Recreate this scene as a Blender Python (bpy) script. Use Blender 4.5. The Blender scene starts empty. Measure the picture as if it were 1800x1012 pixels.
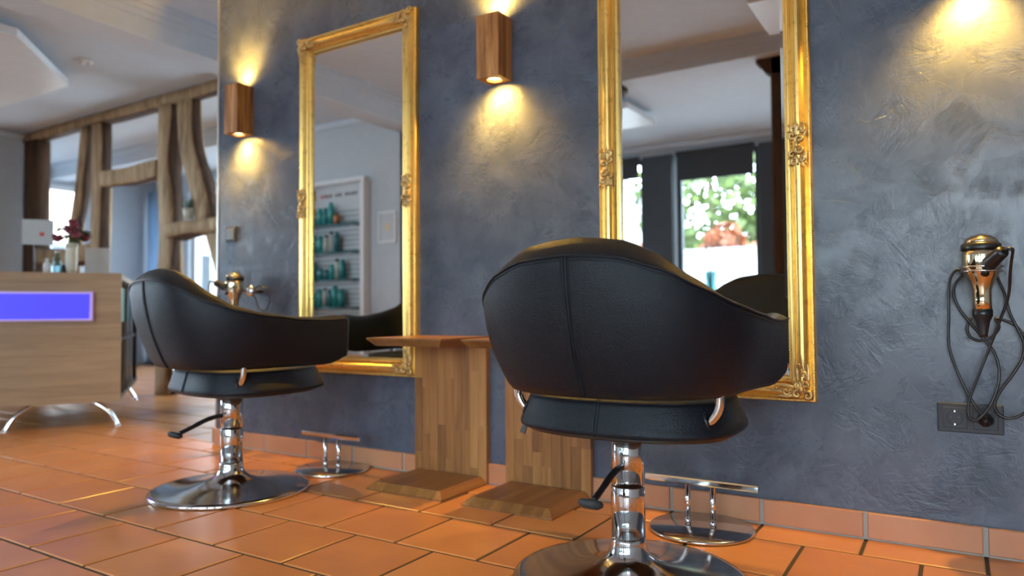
import bpy, math, random
from mathutils import Vector, Matrix
random.seed(7)
SC = bpy.context.scene
COL = SC.collection
PI = math.pi
def R(d): return math.radians(d)

# ------------------------------------------------------------------ camera
cam_d = bpy.data.cameras.new('camera'); cam = bpy.data.objects.new('camera', cam_d); COL.objects.link(cam)
CAMP = Vector((2.945, -2.395, 0.685)); YAW, PIT, ROL = 0.5578, 0.0344, -0.0066
F = Vector((-math.sin(YAW)*math.cos(PIT), math.cos(YAW)*math.cos(PIT), math.sin(PIT)))
RX = Vector((math.cos(YAW), math.sin(YAW), 0)); UP = RX.cross(F)
R2 = RX*math.cos(ROL) + UP*math.sin(ROL); U2 = UP*math.cos(ROL) - RX*math.sin(ROL)
cam.matrix_world = Matrix(((R2.x, U2.x, -F.x, CAMP.x), (R2.y, U2.y, -F.y, CAMP.y), (R2.z, U2.z, -F.z, CAMP.z), (0, 0, 0, 1)))
cam_d.sensor_width = 36; cam_d.lens = 1250/1800*36; cam_d.clip_start = 0.05; cam_d.clip_end = 200
cam_d.dof.use_dof = True; cam_d.dof.focus_distance = 1.9; cam_d.dof.aperture_fstop = 1.8
SC.camera = cam

# ------------------------------------------------------------------ world, light, exposure
W = bpy.data.worlds.new('overcast_sky'); SC.world = W; W.use_nodes = True
bg = W.node_tree.nodes['Background']; bg.inputs[0].default_value = (0.66, 0.83, 1.0, 1); bg.inputs[1].default_value = 27.0
SC.view_settings.view_transform = 'Standard'; SC.view_settings.look = 'None'
SC.view_settings.exposure = 0.0; SC.view_settings.gamma = 1.0; SC.view_settings.use_curve_mapping = False
SC.cycles.use_denoising = True
SC.cycles.max_bounces = 10; SC.cycles.diffuse_bounces = 5; SC.cycles.glossy_bounces = 6
SC.cycles.transparent_max_bounces = 10; SC.cycles.transmission_bounces = 6
SC.cycles.caustics_reflective = False; SC.cycles.caustics_refractive = False
SC.cycles.sample_clamp_indirect = 6.0
SC.cycles.blur_glossy = 0.3
SC.cycles.adaptive_threshold = 0.015

def portal(loc, rot, sx, sy):
    l = bpy.data.lights.new('window_daylight', 'AREA'); l.shape = 'RECTANGLE'; l.size = sx; l.size_y = sy
    l.cycles.is_portal = True
    o = bpy.data.objects.new('window_daylight', l); o.location = loc; o.rotation_euler = rot; COL.objects.link(o)
    return o

# ------------------------------------------------------------------ mesh helpers
class MB:
    def __init__(s): s.v = []; s.f = []; s.sm = []
    def add(s, vs, fs, smooth=False):
        n = len(s.v); s.v += [tuple(v) for v in vs]
        for f in fs: s.f.append(tuple(i+n for i in f)); s.sm.append(smooth)
        return s
    def box(s, x0, x1, y0, y1, z0, z1, b=0.0):
        if x0 > x1: x0, x1 = x1, x0
        if y0 > y1: y0, y1 = y1, y0
        if z0 > z1: z0, z1 = z1, z0
        if b <= 0:
            v = [(x0,y0,z0),(x1,y0,z0),(x1,y1,z0),(x0,y1,z0),(x0,y0,z1),(x1,y0,z1),(x1,y1,z1),(x0,y1,z1)]
            return s.add(v, [(0,3,2,1),(4,5,6,7),(0,1,5,4),(1,2,6,5),(2,3,7,6),(3,0,4,7)])
        # chamfered box
        v = []; 
        X=(x0,x1); Y=(y0,y1); Z=(z0,z1); idx = {}
        for i in (0,1):
            for j in (0,1):
                for k in (0,1):
                    sx = b if i==0 else -b; sy = b if j==0 else -b; sz = b if k==0 else -b
                    for a,(dx,dy,dz) in enumerate(((0,sy,sz),(sx,0,sz),(sx,sy,0))):
                        idx[(i,j,k,a)] = len(v); v.append((X[i]+dx,Y[j]+dy,Z[k]+dz))
        f = []
        for i in (0,1):
            q=[idx[(i,0,0,0)],idx[(i,1,0,0)],idx[(i,1,1,0)],idx[(i,0,1,0)]]; f.append(q if i else q[::-1])
            q=[idx[(0,i,0,1)],idx[(1,i,0,1)],idx[(1,i,1,1)],idx[(0,i,1,1)]]; f.append(q[::-1] if i else q)
            q=[idx[(0,0,i,2)],idx[(1,0,i,2)],idx[(1,1,i,2)],idx[(0,1,i,2)]]; f.append(q if i else q[::-1])
        for i in (0,1):
            for j in (0,1):
                q=[idx[(i,j,0,0)],idx[(i,j,0,1)],idx[(i,j,1,1)],idx[(i,j,1,0)]]; f.append(q if (i+j)%2 else q[::-1])
                q=[idx[(i,0,j,0)],idx[(i,0,j,2)],idx[(i,1,j,2)],idx[(i,1,j,0)]]; f.append(q if (i+j)%2==0 else q[::-1])
                q=[idx[(0,i,j,1)],idx[(0,i,j,2)],idx[(1,i,j,2)],idx[(1,i,j,1)]]; f.append(q if (i+j)%2 else q[::-1])
        for i in (0,1):
            for j in (0,1):
                for k in (0,1):
                    q=[idx[(i,j,k,0)],idx[(i,j,k,1)],idx[(i,j,k,2)]]; f.append(q if (i+j+k)%2 else q[::-1])
        return s.add(v, f)
    def loft(s, rings, closed=True, cap0=False, cap1=False, smooth=True):
        n = len(rings[0]); v = [p for r in rings for p in r]; f = []
        for i in range(len(rings)-1):
            for j in range(n if closed else n-1):
                k = (j+1) % n
                f.append((i*n+j, i*n+k, (i+1)*n+k, (i+1)*n+j))
        if cap0: f.append(tuple(range(n))[::-1])
        if cap1: f.append(tuple((len(rings)-1)*n+j for j in range(n)))
        return s.add(v, f, smooth)
    def lathe(s, prof, c=(0,0,0), n=32, axis='z', cap=True, smooth=True):
        rings = []
        for r, h in prof:
            ring = []
            for i in range(n):
                a = 2*PI*i/n; x = r*math.cos(a); y = r*math.sin(a)
                p = (x,y,h) if axis=='z' else ((x,-h,y) if axis=='y' else (h,x,y))
                ring.append((c[0]+p[0], c[1]+p[1], c[2]+p[2]))
            rings.append(ring)
        return s.loft(rings, True, cap, cap, smooth)
    def tube(s, pts, r, n=8, cap=True, smooth=True):
        P = [Vector(p) for p in pts]; rings = []
        rr = r if isinstance(r, (list,tuple)) else [r]*len(P)
        T = []
        for i in range(len(P)):
            d = P[min(i+1,len(P)-1)] - P[max(i-1,0)]
            T.append(d.normalized() if d.length > 1e-9 else Vector((0,0,1)))
        nrm = T[0].orthogonal().normalized()
        for i, p in enumerate(P):
            t = T[i]; nrm = (nrm - t*nrm.dot(t))
            nrm = nrm.normalized() if nrm.length > 1e-6 else t.orthogonal().normalized()
            b = t.cross(nrm)
            rings.append([tuple(p + (nrm*math.cos(2*PI*k/n) + b*math.sin(2*PI*k/n))*rr[i]) for k in range(n)])
        return s.loft(rings, True, cap, cap, smooth)
    def sphere(s, c, rx, ry=None, rz=None, n=10, m=6):
        ry = rx if ry is None else ry; rz = rx if rz is None else rz
        rings = []
        for i in range(m+1):
            t = PI*i/m; k = max(math.sin(t), 0.02)
            rings.append([(c[0]+rx*k*math.cos(2*PI*j/n), c[1]+ry*k*math.sin(2*PI*j/n), c[2]-rz*math.cos(t)) for j in range(n)])
        return s.loft(rings, True, True, True, True)
    def prism(s, poly, z0, z1, axis='z'):
        n = len(poly); v = []
        for z in (z0, z1):
            for a, b in poly: v.append((a,b,z) if axis=='z' else ((a,z,b) if axis=='y' else (z,a,b)))
        f = [tuple(range(n))[::-1], tuple(range(n,2*n))]
        for i in range(n): j=(i+1)%n; f.append((i,j,n+j,n+i))
        return s.add(v, f)
    def mesh(s, name):
        me = bpy.data.meshes.new(name); me.from_pydata(s.v, [], s.f); me.update()
        me.polygons.foreach_set('use_smooth', s.sm)
        import bmesh
        bm = bmesh.new(); bm.from_mesh(me); bmesh.ops.recalc_face_normals(bm, faces=bm.faces); bm.to_mesh(me); bm.free()
        return me
    def build(s, name, mat, parent=None, **kw):
        return link(name, s.mesh(name), mat, parent, **kw)

def link(name, me, mat, parent=None, label=None, cat=None, group=None, kind=None, loc=None, sub=0):
    o = bpy.data.objects.new(name, me); COL.objects.link(o)
    if mat is not None and not me.materials: me.materials.append(mat)
    if parent is not None: o.parent = parent
    if loc is not None: o.location = loc
    if sub:
        m = o.modifiers.new('subdivision', 'SUBSURF'); m.levels = sub; m.render_levels = sub
    return tag(o, label, cat, group, kind)
def tag(o, label=None, cat=None, group=None, kind=None):
    if label: o['label'] = label
    if cat: o['category'] = cat
    if group: o['group'] = group
    if kind: o['kind'] = kind
    return o
def empty(name, loc=(0,0,0), rz=0.0, **kw):
    o = bpy.data.objects.new(name, None); o.location = loc; o.rotation_euler = (0,0,rz); o.empty_display_size = .1
    COL.objects.link(o); return tag(o, **kw)
def copy_tree(o, parent=None):
    c = o.copy(); COL.objects.link(c)
    if parent is not None: c.parent = parent
    for ch in list(o.children): copy_tree(ch, c)
    return c
def smooth_path(pts, n=6):
    P = [Vector(p) for p in pts]; out = []
    for i in range(len(P)-1):
        p0 = P[max(i-1,0)]; p1 = P[i]; p2 = P[i+1]; p3 = P[min(i+2,len(P)-1)]
        for k in range(n):
            t = k/n
            out.append(0.5*((2*p1)+(p2-p0)*t+(2*p0-5*p1+4*p2-p3)*t*t+(3*p1-p0-3*p2+p3)*t*t*t))
    out.append(P[-1]); return out

# ------------------------------------------------------------------ materials
class NT:
    def __init__(s, name):
        s.m = bpy.data.materials.new(name); s.m.use_nodes = True; s.t = s.m.node_tree; s.n = s.t.nodes
        s.b = s.n['Principled BSDF']
    def node(s, typ, **inp):
        x = s.n.new(typ)
        for k, v in inp.items():
            if k.startswith('_'): setattr(x, k[1:], v)
        return x
    def link(s, a, b): s.t.links.new(a, b); return s
    def set(s, **kw):
        names = dict(base='Base Color', rough='Roughness', metal='Metallic', spec='Specular IOR Level', coat='Coat Weight', coatr='Coat Roughness', trans='Transmission Weight', ior='IOR', alpha='Alpha', emis='Emission Color', emstr='Emission Strength', sheen='Sheen Weight')
        for k, v in kw.items():
            i = s.b.inputs[names[k]]
            if hasattr(v, 'is_linked') or isinstance(v, bpy.types.NodeSocket): s.t.links.new(v, i)
            else: i.default_value = (v[0], v[1], v[2], 1) if isinstance(v, (tuple, list)) else v
        return s
    def coords(s, which='Object', scale=(1,1,1), rot=(0,0,0), loc=(0,0,0), rnd=False):
        tc = s.n.new('ShaderNodeTexCoord'); mp = s.n.new('ShaderNodeMapping')
        mp.inputs['Scale'].default_value = scale; mp.inputs['Rotation'].default_value = rot; mp.inputs['Location'].default_value = loc
        src = tc.outputs[which]
        if rnd:
            oi = s.n.new('ShaderNodeObjectInfo'); ml = s.n.new('ShaderNodeMath'); ml.operation = 'MULTIPLY'; ml.inputs[1].default_value = 37.0
            s.link(oi.outputs['Random'], ml.inputs[0]); ad = s.n.new('ShaderNodeVectorMath'); ad.operation = 'ADD'
            s.link(src, ad.inputs[0]); s.link(ml.outputs[0], ad.inputs[1]); src = ad.outputs[0]
        s.link(src, mp.inputs['Vector']); return mp.outputs[0]
    def noise(s, vec, scale, detail=4, rough=.55, dist=0.0, out='Fac'):
        x = s.n.new('ShaderNodeTexNoise'); x.inputs['Scale'].default_value = scale; x.inputs['Detail'].default_value = detail
        x.inputs['Roughness'].default_value = rough; x.inputs['Distortion'].default_value = dist
        if vec is not None: s.link(vec, x.inputs['Vector'])
        return x.outputs[out]
    def voro(s, vec, scale, feature='F1', out='Distance', rnd=1.0):
        x = s.n.new('ShaderNodeTexVoronoi'); x.feature = feature; x.inputs['Scale'].default_value = scale; x.inputs['Randomness'].default_value = rnd
        if vec is not None: s.link(vec, x.inputs['Vector'])
        return x.outputs[out]
    def ramp(s, fac, stops):
        x = s.n.new('ShaderNodeValToRGB'); e = x.color_ramp.elements
        while len(e) < len(stops): e.new(0.5)
        for i, (p, c) in enumerate(stops):
            e[i].position = p; e[i].color = (c, c, c, 1) if not isinstance(c, (tuple, list)) else (c[0], c[1], c[2], 1)
        s.link(fac, x.inputs[0]); return x.outputs[0]
    def mix(s, fac, a, b, mode='MIX'):
        x = s.n.new('ShaderNodeMix'); x.data_type = 'RGBA'; x.blend_type = mode
        for v, i in ((fac, x.inputs[0]), (a, x.inputs[6]), (b, x.inputs[7])):
            if isinstance(v, bpy.types.NodeSocket): s.link(v, i)
            else: i.default_value = (v[0], v[1], v[2], 1) if isinstance(v, (tuple, list)) else v
        return x.outputs[2]
    def math(s, op, a, b=0.0, c=None):
        x = s.n.new('ShaderNodeMath'); x.operation = op
        for v, i in ((a, 0), (b, 1)) + (((c, 2),) if c is not None else ()):
            if isinstance(v, bpy.types.NodeSocket): s.link(v, x.inputs[i])
            else: x.inputs[i].default_value = v
        return x.outputs[0]
    def bump(s, h, strength=.3, dist=.01):
        x = s.n.new('ShaderNodeBump'); x.inputs['Strength'].default_value = strength; x.inputs['Distance'].default_value = dist
        s.link(h, x.inputs['Height']); s.link(x.outputs[0], s.b.inputs['Normal']); return s
    def rand(s):
        return s.n.new('ShaderNodeObjectInfo').outputs['Random']

def plain(name, base, rough=.5, metal=0.0, **kw):
    t = NT(name); c = t.coords(); n = t.noise(c, 14, 3)
    t.set(base=t.mix(n, tuple(x*.93 for x in base), tuple(min(1, x*1.06) for x in base)), rough=rough, metal=metal, **kw); return t.m

M = {}
# trowelled plaster
t = NT('blue_grey_trowel_plaster'); c = t.coords()
warp = t.noise(c, 3.0, 3, out='Color'); wv = t.n.new('ShaderNodeVectorMath'); wv.operation = 'MULTIPLY_ADD'
t.link(warp, wv.inputs[0]); wv.inputs[1].default_value = (.26,.26,.26); t.link(c, wv.inputs[2])
def trowel(scale, stretch, seedloc):
    mp = t.n.new('ShaderNodeMapping'); mp.inputs['Location'].default_value = seedloc; t.link(wv.outputs[0], mp.inputs['Vector'])
    col = t.voro(mp.outputs[0], scale, out='Color'); sep = t.n.new('ShaderNodeSeparateColor'); t.link(col, sep.inputs[0])
    ang = t.math('MULTIPLY', sep.outputs[0], 6.28)
    vr = t.n.new('ShaderNodeVectorRotate'); vr.rotation_type = 'Y_AXIS'; t.link(c, vr.inputs['Vector']); t.link(ang, vr.inputs['Angle'])
    mp2 = t.n.new('ShaderNodeMapping'); mp2.inputs['Scale'].default_value = (stretch[0], 1, stretch[1]); t.link(vr.outputs[0], mp2.inputs['Vector'])
    return t.noise(mp2.outputs[0], 1.0, 5, .62, .6), sep.outputs[1]
n1, k1 = trowel(5.0, (9, 30), (0,0,0)); n2, k2 = trowel(9.0, (22, 60), (3.1,1.7,5.2))
mask = t.ramp(t.noise(wv.outputs[0], 6.5, 3, .55, .8), [(.44, 0.0), (.56, 1.0)])
big = t.noise(c, 1.6, 4, .6); med = t.noise(wv.outputs[0], 7.0, 5, .65)
crk = t.math('MULTIPLY', t.math('SUBTRACT', t.math('ADD', t.math('MULTIPLY', n1, .5), t.math('MULTIPLY', n2, .5)), .5), t.math('ADD', t.math('MULTIPLY', mask, .85), .15))
h = t.math('ADD', t.math('ADD', .5, crk), t.math('MULTIPLY', mask, -.06))
h = t.math('ADD', h, t.math('MULTIPLY', t.math('ADD', k1, k2), .10))
tone = t.math('ADD', t.math('MULTIPLY', big, .30), t.math('ADD', t.math('MULTIPLY', h, .52), t.math('MULTIPLY', med, .28)))
colr = t.ramp(tone, [(.40, (.022,.027,.041)), (.53, (.046,.055,.080)), (.66, (.090,.102,.135))])
scr = t.noise(wv.outputs[0], 34, 6, .7, 1.2)
dark = t.ramp(scr, [(.26, .0), (.36, 1.0)])
colr = t.mix(t.math('MULTIPLY', t.math('SUBTRACT', 1.0, dark), .35), colr, (.028,.031,.044))
t.set(base=colr, rough=t.ramp(h, [(.35,.44),(.65,.27)]), spec=.5)
t.bump(t.math('ADD', h, t.math('MULTIPLY', dark, .05)), .55, .007); M['plaster'] = t.m

# terracotta
def terracotta(name, c0, c1, c2, rough):
    t = NT(name); c = t.coords('Object', rnd=True); isl = t.n.new('ShaderNodeNewGeometry').outputs['Random Per Island']
    rn = t.math('FRACT', t.math('ADD', t.rand(), isl)); n = t.noise(c, 5, 2, .5); n2 = t.noise(c, 60, 3, .6)
    fac = t.math('ADD', t.math('MULTIPLY', n, .75), t.math('MULTIPLY', rn, .28))
    colr = t.ramp(fac, [(.22, c0), (.55, c1), (.86, c2)])
    colr = t.mix(t.math('MULTIPLY', n2, .16), colr, (.60,.33,.16))
    t.set(base=colr, rough=rough, spec=.5)
    t.bump(n2, .05, .002); return t.m
M['tile'] = terracotta('glazed_terracotta', (.42,.148,.042), (.50,.197,.058), (.57,.248,.080), .28)
M['skirt'] = terracotta('pale_terracotta', (.38,.145,.066), (.47,.195,.094), (.54,.25,.13), .36)
M['grout'] = plain('dark_brown_grout', (.055,.040,.030), .85)
M['grout_pale'] = plain('pale_grey_grout', (.36,.34,.30), .85)
M['ceil'] = plain('white_ceiling_paint', (.62,.67,.73), .8)
M['wall'] = plain('pale_grey_wall_paint', (.52,.54,.56), .75)
M['wallgrey'] = plain('cool_grey_wall_paint', (.40,.43,.47), .75)
M['metal_trim'] = plain('aluminium_edge_bead', (.75,.72,.66), .35, 1.0)

def wood(name, axis, c0, c1, c2, rough=.42, tone=.55, sc=1.0, spec=.45, st=(.15,.45,.78)):
    t = NT(name); s = [14*sc]*3; s['xyz'.index(axis)] = 1.1*sc
    c = t.coords('Object', tuple(s), rnd=True)
    n = t.noise(c, 1.6, 6, .6, .9); rn = t.rand()
    s2 = [70*sc]*3; s2['xyz'.index(axis)] = 2.5*sc; g = t.noise(t.coords('Object', tuple(s2), rnd=True), 1.4, 4, .7)
    fac = t.math('ADD', t.math('MULTIPLY', n, .62), t.math('ADD', t.math('MULTIPLY', g, .22), t.math('MULTIPLY', t.math('SUBTRACT', rn, .5), tone)))
    t.set(base=t.ramp(fac, [(st[0], c0), (st[1], c1), (st[2], c2)]), rough=rough, spec=spec)
    t.bump(t.math('ADD', n, g), .10, .004); return t.m
OAK = ((.16,.070,.022), (.32,.155,.058), (.46,.25,.105))
M['oak_z'] = wood('oak_stave_upright', 'z', (.15,.054,.012), (.31,.128,.034), (.45,.215,.068), .42, .24, st=(.22,.44,.68))
M['oak_y'] = wood('oak_stave_flat', 'y', (.105,.042,.011), (.21,.092,.027), (.32,.155,.055), .36, .22)
M['sconce'] = wood('stained_sconce_oak', 'z', (.10,.034,.010), (.34,.135,.034), (.60,.31,.105), .45, .1, 1.1, st=(.30,.42,.56))
M['desk'] = wood('weathered_oak_laminate', 'y', (.15,.088,.040), (.31,.200,.105), (.43,.300,.170), .5, .05, .6, st=(.20,.43,.68))
def timber(name, c0, c1, c2):
    t = NT(name); c = t.coords('Object', (7,7,.9), rnd=True); n = t.noise(c, 2.2, 7, .65, 1.0); g = t.noise(t.coords('Object', (40,40,3), rnd=True), 2, 5, .7)
    f = t.math('ADD', t.math('MULTIPLY', n, .7), t.math('MULTIPLY', g, .3))
    t.set(base=t.ramp(f, [(.34, c0), (.5, c1), (.66, c2)]), rough=.75, spec=.25); t.bump(f, .6, .02); return t.m
M['timber'] = timber('weathered_half_timber', (.12,.066,.032), (.36,.225,.115), (.54,.385,.23))
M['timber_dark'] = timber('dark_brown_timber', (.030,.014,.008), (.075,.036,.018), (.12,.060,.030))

t = NT('antique_gold_leaf'); c = t.coords(); n = t.noise(c, 45, 5, .65); n2 = t.noise(c, 9, 3)
t.set(base=t.mix(t.ramp(n, [(.30, .7), (.46, 0.0)]), t.mix(n2, (.79,.49,.125), (.87,.57,.18)), (.50,.28,.07)), metal=.92, rough=t.ramp(n2, [(.3,.26),(.7,.40)]))
t.bump(n, .05, .002); M['gold'] = t.m
t = NT('dull_gold_relief'); c = t.coords(); n = t.noise(c, 70, 4, .65)
t.set(base=t.mix(n, (.36,.20,.06), (.74,.50,.20)), metal=.85, rough=.42); t.bump(n, .2, .003); M['gold_relief'] = t.m
t = NT('silvered_mirror_glass'); t.set(base=(.90,.92,.92), metal=1.0, rough=0.0); M['mirror'] = t.m

t = NT('black_grained_leather'); c = t.coords(); v = t.voro(c, 420); n = t.noise(c, 9, 3); nf = t.noise(c, 130, 3)
t.set(base=t.mix(n, (.0045,.0062,.0100), (.0075,.0095,.0145)), rough=t.ramp(nf, [(.3,.37),(.7,.47)]), spec=.26)
t.bump(t.math('ADD', v, t.math('MULTIPLY', nf, .5)), .38, .0020); M['leather'] = t.m
M['stitch'] = plain('black_stitching', (.004,.004,.005), .8)
t = NT('polished_chrome'); t.set(base=(.78,.78,.79), metal=1.0, rough=.07); M['chrome'] = t.m
t = NT('brushed_base_steel'); c = t.coords(); n = t.noise(c, 30, 2); t.set(base=(.62,.62,.62), metal=1.0, rough=t.ramp(n, [(.3,.09),(.7,.15)])); M['steel'] = t.m
M['blackp'] = plain('black_plastic', (.012,.012,.013), .35)
M['pan'] = plain('black_seat_pan_board', (.030,.020,.014), .45)
M['rubber'] = plain('worn_black_rubber', (.030,.034,.036), .6)
M['anthra'] = plain('anthracite_plastic', (.024,.026,.031), .6)
M['anthra2'] = plain('anthracite_socket_well', (.014,.015,.018), .5)
M['frame_dark'] = plain('anthracite_window_frame', (.035,.042,.05), .5)
M['blind'] = plain('dark_grey_blind_fabric', (.045,.052,.058), .8)
M['white'] = plain('white_lacquer', (.78,.78,.77), .4)
M['gloss'] = plain('glossy_white_panel', (.82,.83,.84), .35)
M['shelfback'] = plain('pale_perforated_board', (.55,.56,.57), .5)
M['hole'] = plain('perforation_grey', (.24,.25,.26), .7)
M['red'] = plain('red_print', (.55,.07,.06), .6)
M['ink'] = plain('dark_print', (.10,.10,.11), .6)
M['stone'] = plain('white_window_sill', (.7,.7,.68), .4)
M['green_paint'] = plain('dark_green_board', (.012,.16,.10), .45)
M['cream'] = plain('cream_ceramic', (.66,.62,.48), .35)
def glass(name, tint=(1,1,1), rough=0.0):
    t = NT(name); tb = t.n.new('ShaderNodeBsdfTransparent'); tb.inputs[0].default_value = (*tint, 1)
    gl = t.n.new('ShaderNodeBsdfGlossy'); gl.inputs['Roughness'].default_value = rough
    lw = t.n.new('ShaderNodeLayerWeight'); lw.inputs[0].default_value = .35; mx = t.n.new('ShaderNodeMixShader')
    mm = t.math('MULTIPLY', lw.outputs['Fresnel'], .6)
    t.link(mm, mx.inputs[0]); t.link(tb.outputs[0], mx.inputs[1]); t.link(gl.outputs[0], mx.inputs[2])
    t.link(mx.outputs[0], t.n['Material Output'].inputs['Surface']); return t.m
M['glass'] = glass('clear_window_glass', (.96,.98,.98)); M['glass_blue'] = glass('pale_blue_glass', (.62,.82,.84), .03)
def emit(name, col, s):
    t = NT(name); t.set(base=col, emis=col, emstr=s, rough=.4); return t.m
M['lamp'] = emit('warm_lamp_face', (1.0,.74,.30), 22.0)
M['led'] = emit('blue_led_acrylic', (.050,.035,1.0), .62)
t = NT('violet_edge_acrylic'); t.set(base=(.50,.38,.62), emis=(.40,.25,.95), emstr=.25, rough=.3); M['led_edge'] = t.m
t = NT('gilt_dryer_shell'); t.set(base=(.86,.74,.50), metal=1.0, rough=.09); M['dryer'] = t.m
M['foliage'] = plain('green_leaves', (.022,.085,.012), .6); M['foliage_y'] = plain('yellow_green_leaves', (.075,.105,.018), .6)
M['foliage_o'] = plain('orange_autumn_leaves', (.19,.045,.010), .6); M['bark'] = plain('grey_brown_bark', (.12,.085,.06), .9)
M['street'] = plain('pale_paving', (.42,.41,.40), .9); M['render_wall'] = plain('white_rendered_masonry', (.80,.79,.76), .9)
M['facade'] = plain('pinkish_plaster_facade', (.62,.46,.38), .9); M['roof'] = plain('grey_roof_slates', (.10,.10,.11), .8)
M['burg'] = plain('burgundy_petals', (.16,.020,.035), .6)
M['paper'] = plain('printed_card', (.50,.55,.56), .5)

# ------------------------------------------------------------------ the shell of the room
H = 2.6
XL, XR = -5.35, 5.0
YB, YW, YF = -2.70, -5.40, 3.5          # shelf wall, street window wall, far back window wall
L = 0.30; GJ = 0.0105                    # tile pitch and joint
fl = MB().box(-7.0, XR+.2, YW-.2, YF+.2, -.20, -.0035).build('floor', M['grout'], kind='structure')
def tile_mesh(w, d, name):
    b = .0035; z0 = -.010; z1 = 0.0
    m = MB(); x0,x1,y0,y1 = -w/2, w/2, -d/2, d/2
    v = [(x0,y0,z0),(x1,y0,z0),(x1,y1,z0),(x0,y1,z0),(x0,y0,z1-b*.6),(x1,y0,z1-b*.6),(x1,y1,z1-b*.6),(x0,y1,z1-b*.6),
         (x0+b,y0+b,z1),(x1-b,y0+b,z1),(x1-b,y1-b,z1),(x0+b,y1-b,z1)]
    f = [(8,9,10,11)]
    for a in (0,4):
        for i in range(4): j=(i+1)%4; f.append((a+i,a+j,a+4+j,a+4+i))
    m.add(v, f); return m.mesh(name)
ROW = L*.988; A0 = .548*L
full = tile_mesh(L-GJ, ROW-GJ, 'floor_tile'); full.materials.append(M['tile'])
d0 = A0 - GJ/2; cut = tile_mesh(L-GJ, d0, 'floor_tile'); cut.materials.append(M['tile'])
cells = []
for r in range(-13, 19):
    if r == 0: yc, me = -d0/2, cut
    elif r > 0: yc, me = -A0 - (r-.5)*ROW, full
    else: yc, me = (-r-.5)*ROW, full
    if yc < YW+.1 or yc > YF-.1: continue
    off = (r % 2)*.5
    for k in range(-24, 17):
        xc = (k + .5 + off)*L
        if xc < -6.8 or xc > XR-.1: continue
        if r < 0 and xc > -.45 and yc < .3: continue
        cells.append((xc, yc, me))
def scr(p):
    v = Vector(p) - CAMP; z = v.dot(F)
    if z < .1: return None
    return 900 + 1250*v.dot(R2)/z, 506 - 1250*v.dot(U2)/z, z
vis = []
rest = []
for cl in cells:
    q = scr((cl[0], cl[1], 0))
    inside = q is not None and -120 < q[0] < 1900 and 0 < q[1] < 1130 and q[2] < 6.5 and not (cl[1] > 0 and q[0] > 400)
    (vis if inside else rest).append((q[2] if q else 99, cl))
vis.sort(key=lambda a: a[0])
rest += vis[290:]; vis = vis[:290]
for _, (x, y, me) in vis: link('floor_tile', me, None, fl, loc=(x, y, 0))
mb = MB()
for _, (x, y, me) in rest:
    mb.add([(v.co.x+x, v.co.y+y, v.co.z) for v in me.vertices], [tuple(p.vertices) for p in me.polygons])
mb.build('distant_floor_tiles', M['tile'], fl, kind='stuff')

MB().box(-7.0, XR+.2, YW-.2, YF+.2, H, H+.15).build('ceiling', M['ceil'], kind='structure')
XC = -.41                                # free end of the blue wall
wb = MB().box(XC, XR, 0, .22, 0, H).build('wall_back', M['plaster'], kind='structure')
MB().box(XC-.006, XC+.006, -.004, .010, .085, H).build('corner_bead', M['metal_trim'], wb)
# skirting
bb = MB().box(XC, XR, -.010, -.0, 0, .080).build('baseboard_back', M['grout_pale'], kind='structure')
n0 = -2
for k in range(n0, 17):
    x0, x1 = k*L + GJ*.6, (k+1)*L - GJ*.6
    x0 = max(x0, XC - .008)
    if x1 - x0 < .03 or x0 > XR: continue
    MB().box(x0, min(x1, XR), -.017, -.004, .006, .081, .0022).build('skirting_tile', M['skirt'], bb)
MB().box(XC-.012, XC, -.017, .2, .006, .081, .002).build('skirting_tile', M['skirt'], bb)

MB().box(XR, XR+.15, YW, YF, 0, H).build('wall_right', M['wall'], kind='structure')

MB().box(XL, -1.25, YB-.2, YB, 0, H).build('wall_front', M['wall'], kind='structure')
MB().box(-1.45, -1.25, YW, YB, 0, H).build('wall_bay_side', M['wall'], kind='structure')
# ceiling beam across the room, stepped cornices
def beam(name, x0, x1, y0, y1, z, steps, along):
    o = MB().box(x0, x1, y0, y1, z, H).build(name, M['ceil'], kind='structure')
    for i, (e, zz) in enumerate(steps):
        for sg in (0, 1):
            if along == 'y': b = (x1, x1+e) if sg else (x0-e, x0); MB().box(b[0], b[1], y0, y1, zz, H).build('cornice_moulding', M['ceil'], o)
            else: b = (y1, y1+e) if sg else (y0-e, y0); MB().box(x0, x1, b[0], b[1], zz, H).build('cornice_moulding', M['ceil'], o)
    return o
beam('trim_1', -1.47, -1.23, YB, 1.20, 2.385, [(.07, 2.565), (.045, 2.535), (.02, 2.50)], 'y')
beam('trim_2', -1.23, XR, -2.95, -2.68, 2.46, [(.06, 2.565), (.035, 2.545), (.015, 2.52)], 'x')
for i, (x0, x1, y0, y1) in enumerate(((XL, -1.5, YB, YB+.05), (XL, XL+.05, YB, 1.2), (-1.2, XR, YW, YW+.05))):
    MB().box(x0, x1, y0, y1, H-.06, H, .012).build('trim_%d' % (i+3), M['ceil'], kind='structure')

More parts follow.
